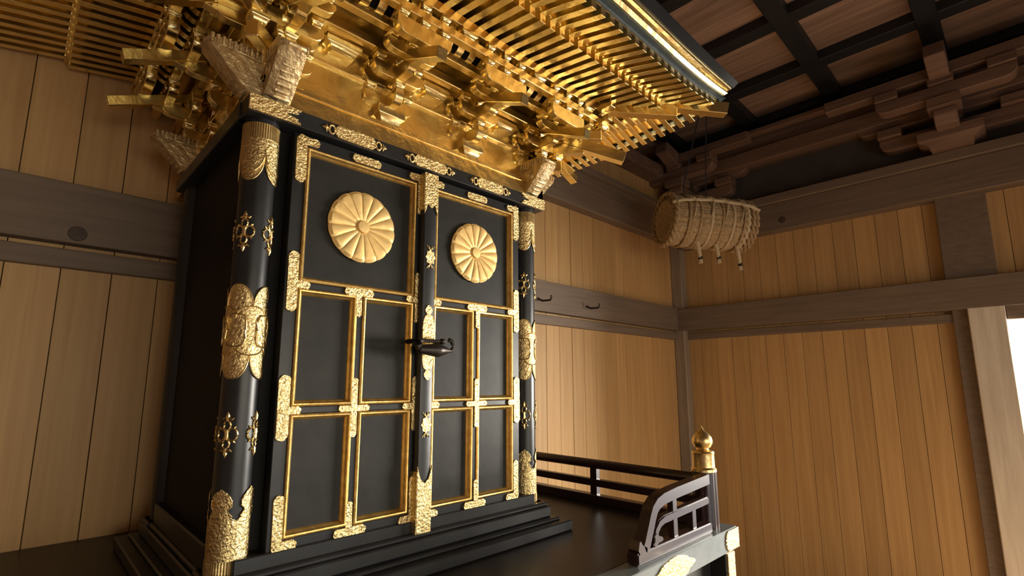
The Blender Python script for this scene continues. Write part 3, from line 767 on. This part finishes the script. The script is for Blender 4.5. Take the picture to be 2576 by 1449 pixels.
def fly_rafter(u, side, parent=sh, mb=None):
    m = mb or MB(); w, h = .0185, .0230
    if side == 'f':
        o0 = max(.285, GA-u+.01, u-GB+.01); s_ = min(u-(GA-FO), (GB+FO)-u)
        p = lambda o, z: [(u-w/2, GF-o, z), (u+w/2, GF-o, z)]
    else:
        sx = -1 if side == 'l' else 1; gx = GA if sx < 0 else GB
        o0 = max(.285, GF-u+.01); s_ = u-(GF-FO)
        p = lambda o, z: [(gx+sx*o, u-w/2, z), (gx+sx*o, u+w/2, z)]
    if o0 > FO-.02: return
    zr = lambda o: .876 - (o-.285)/(FO-.285)*.042 + lift(max(s_, 0))*(o-.25)/(FO-.25)
    a, b = zr(o0), zr(FO); f = FO+(xl(FO) if side == 'l' else 0)
    m.hexa(p(o0, a)+p(f, b)[::-1]+p(o0, a+h)+p(f, b+h)[::-1])
    if mb is None: return m.build('flying_rafter', GOLD, parent, .0008)
for k in range(-12, 34):                          # front
    u = GA+RS*(k+.5)
    if GA-BO-.005 < u < GB+BO+.005 and k > 5: base_rafter(u, 'f')
for k in range(-14, 36):
    u = GA+RS*(k+.5)
    if u < GB+FO-.02 and k > 8: fly_rafter(u, 'f')
mbs = MB()
for k in range(-12, 6): base_rafter(GA+RS*(k+.5), 'f', mb=mbs)
o = mbs.build('base_rafter_row', GOLD, sh); o['kind'] = 'stuff'
mbs = MB()
for k in range(-14, 9): fly_rafter(GA+RS*(k+.5), 'f', mb=mbs)
o = mbs.build('flying_rafter_row', GOLD, sh); o['kind'] = 'stuff'
for k in range(-10, 20):
    u = GF+RS*(k+.5)
    if u > 1.755: break
    if k >= 0: base_rafter(u, 'l')
    base_rafter(u, 'r')
for k in range(-13, 20):
    u = GF+RS*(k+.5)
    if u > 1.755: break
    if k >= 6: fly_rafter(u, 'l')
    fly_rafter(u, 'r')
mbs = MB()
for k in range(-10, 0): base_rafter(GF+RS*(k+.5), 'l', mb=mbs)
for k in range(-13, 6): fly_rafter(GF+RS*(k+.5), 'l', mb=mbs)
o = mbs.build('corner_rafter_row', GOLD, sh); o['kind'] = 'stuff'
# --- boards over the rafters, batten on the base rafter ends, eave edge; profiles swept round front and sides
def sweep(name, prof, m_, liftf=None, close=False, bevel=0):   # prof: (o, z, lift factor)
    mb = MB(); n = 40
    def zz(z, l, s_): return z + (lift(s_)*l if l else 0)
    fronts = []
    for i in range(n+1):
        t = i/n; row = []
        for o, z, l in prof:
            x0, x1 = GA-o-xl(o), GB+o; x = x0+(x1-x0)*t; s_ = min(x-(GA-FO-.03), (GB+FO+.03)-x)
            row.append((x, GF-o, zz(z, l, max(s_, 0))))
        fronts.append(row)
    mb.grid(fronts, close)
    for sx, gx in ((-1, GA), (1, GB)):
        rows = []
        for i in range(n+1):
            t = i/n; row = []
            for o, z, l in prof:
                y0 = GF-o; y = y0+(1.765-y0)*t; s_ = y-(GF-FO-.03); row.append((gx+sx*(o+(xl(o) if sx < 0 else 0)), y, zz(z, l, max(s_, 0))))
            rows.append(row)
        mb.grid(rows, close)
    bmesh.ops.remove_doubles(mb.bm, verts=mb.bm.verts, dist=1e-5)
    return mb.build(name, m_, sh, bevel)
sweep('eave_board', [(.0, zb(0)+.0250, 0), (BO+.01, zb(BO)+.0250, 0)], GOLD)
sweep('eave_board', [(BO-.03, .876+.0215, 0), (FO+.0, .834+.0220, 1)], GOLD)
sweep('rafter_end_batten', [(BO-.022, zb(BO)+.0235, 0), (BO+.008, zb(BO)+.0225, 0), (BO+.008, zb(BO)+.046, 0), (BO-.022, zb(BO)+.048, 0)], GOLD, close=True)
sweep('eave_fascia', [(FO-.03, .857, 1), (FO-.003, .8565, 1), (FO+.005, .861, 1), (FO+.007, .888, .8), (FO-.02, .892, .8)], TEAL, close=True)
sweep('eave_fascia_bead', [(FO+.005, .867, .95), (FO+.012, .868, .94), (FO+.012, .873, .92), (FO+.005, .874, .9)], TEAL, close=True)
sweep('eave_gold_band', [(FO-.02, .887, .8), (FO+.010, .885, .8), (FO+.018, .892, .75), (FO+.019, .906, .6), (FO+.026, .909, .55), (FO+.028, .921, .4), (FO-.02, .924, .4)], GOLD, close=True)
sweep('roof_edge', [(FO-.02, .920, .4), (FO+.032, .918, .4), (FO+.044, .946, .1), (FO+.032, .956, .1), (.30, 1.02, 0), (.12, 1.11, 0), (.0, 1.20, 0)], LACQ)
m = MB(); m.box(GA+.0, GB-.0, GF+.0, 1.765, 1.16, 1.20); m.build('roof_ridge', LACQ, sh, .004)

# ================================================================== STRAW BALE, HOOKS
bale = thing('straw_bale', 'round straw bale bound with rope hanging under the beam in the far corner', 'straw bale', (2.77, 1.24, .915))
A0, A1 = Vector((2.585, 1.375, .925)), Vector((2.965, 1.105, .905)); ax = (A1-A0); LB = ax.length; ax.normalize()
s1 = ax.cross(Vector((0, 0, 1))).normalized(); s2 = s1.cross(ax)
RB = .154
def BP(t, a, r): return A0 + ax*(t*LB) + s1*math.cos(a)*r + s2*math.sin(a)*r
m = MB(); rows = []
n = 220; strand = [random.choice((-.013, -.004, .008, .012)) for k in range(n)]
tied = [.16, .30, .44, .58, .72, .86]
for i in range(61):
    t = i/60; r0 = RB*(.985-.10*abs(2*t-1)**3)
    for q in tied: r0 -= .010*math.exp(-((t-q)/.018)**2)
    rows.append([BP(t, 2*PI*k/n, r0*(1+strand[k]+.012*math.sin(k*.45+t*7)+.004*random.uniform(-1, 1))) for k in range(n)])
for f, d in ((.80, -.018), (.5, -.004), (.15, .012), (.02, .014)):
    rows.insert(0, [BP(d/LB, 2*PI*k/n, RB*.88*f*(1+.05*random.uniform(-1, 1))) for k in range(n)])
    rows.append([BP(1-d/LB, 2*PI*k/n, RB*.88*f*(1+.05*random.uniform(-1, 1))) for k in range(n)])
V = m.grid(rows, True); m.bm.faces.new(V[0][::-1]); m.bm.faces.new(V[-1]); m.build('straw_body', STRAW, bale)
def torus_at(t, r, thick, name, mm):
    m = MB(); m.tube([BP(t+.006*math.sin(3*2*PI*k/40), 2*PI*k/40, r) for k in range(40)], thick, 8, True, up=tuple(ax)); return m.build(name, mm, bale)
for q in tied: torus_at(q, RB*.965, .0085, 'rope_band', ROPE if q in (.44, .72) else STRAW)
for t, d in ((-.01, -.012), (.90, .0), (.97, .004), (1.02, .010)):                     # plaited rims of the two ends
    m = MB()
    for h in (0, PI):
        m.tube([BP(t+.016*math.cos(k*PI/4+h), 2*PI*k/96, RB*(.93-d*2)+.008*math.sin(k*PI/4+h)) for k in range(96)], .0088, 6, True, up=tuple(ax))
    m.build('plaited_rim', STRAW if t > .95 or t < 0 else ROPE, bale)
m = MB(); m.tube([BP(t, PI*.13+.16*math.sin(t*PI), RB*(1.07 if 0 < t < 1 else .98)) for t in (-.06, -.02, .05, .2, .4, .6, .8, .95, 1.03, 1.06)], .0095, 8); m.build('lengthwise_rope', ROPE, bale)
for t, l in ((.34, .085), (.58, .075), (.86, .105)):
    p = BP(t, -PI/2+.35, RB*1.0); pts = [p+Vector((0, 0, .02)), p+Vector((.004, -.006, -l*.35)), p+Vector((.010, -.008, -l*.7)), p+Vector((.014, -.008, -l))]
    k_ = MB().tube(pts, [.012, .012, .011, .010], 8, up=(1, 0, 0)).build('rope_tassel', ROPE, bale)
    MB().tube([pts[-1]+Vector((0, 0, .014)), pts[-1]+Vector((.001, 0, -.004))], .0118, 8, up=(1, 0, 0)).build('tassel_binding', BLACKT, k_)
    MB().tube([pts[-1]+Vector((.001, 0, -.003)), pts[-1]+Vector((.002, 0, -.026))], [.010, .013], 8, up=(1, 0, 0)).build('tassel_tuft', ROPE, k_)
for t, a in ((.20, PI*.16), (.42, PI*.18), (.60, PI*.17), (.80, PI*.15)):
    m = MB(); m.tube([BP(t-.03, a+.12, RB*1.08), BP(t, a+.04, RB*1.12), BP(t+.03, a-.10, RB*1.09), BP(t+.015, a-.35, RB*1.05), BP(t-.01, a-.65, RB*1.04)], [.004, .008, .006, .0045, .003], 6); m.build('rope_knot', ROPE, bale)
m = MB()
for t in (.25, .55):
    m.tube([BP(t, PI/2, RB*.99), BP(t, PI/2, RB*1.0)+Vector((.012, .010, .06)), Vector((2.90, 1.27, 1.71)) if t < .4 else Vector((2.94, 1.25, 1.71))], .0035, 6)
m.build('hanging_wire', WIRE, bale)
def hook(x, z, lab):
    h = MB().tube([(x-.018, 1.727, z+.014), (x-.004, 1.712, z+.003), (x, 1.705, z), (x, 1.655, z-.002), (x, 1.648, z+.004), (x, 1.646, z+.022)], .0050, 6, up=(1, 0, 0)).build('iron_hook', IRON)
    h['label'] = lab; h['category'] = 'hook'; h['group'] = 'iron hooks on the grey beam'; return h
hook(1.885, .412, 'bent iron hook in the grey beam close beside the cabinet post')
hook(2.29, .414, 'bent iron hook in the grey beam nearer the room corner')
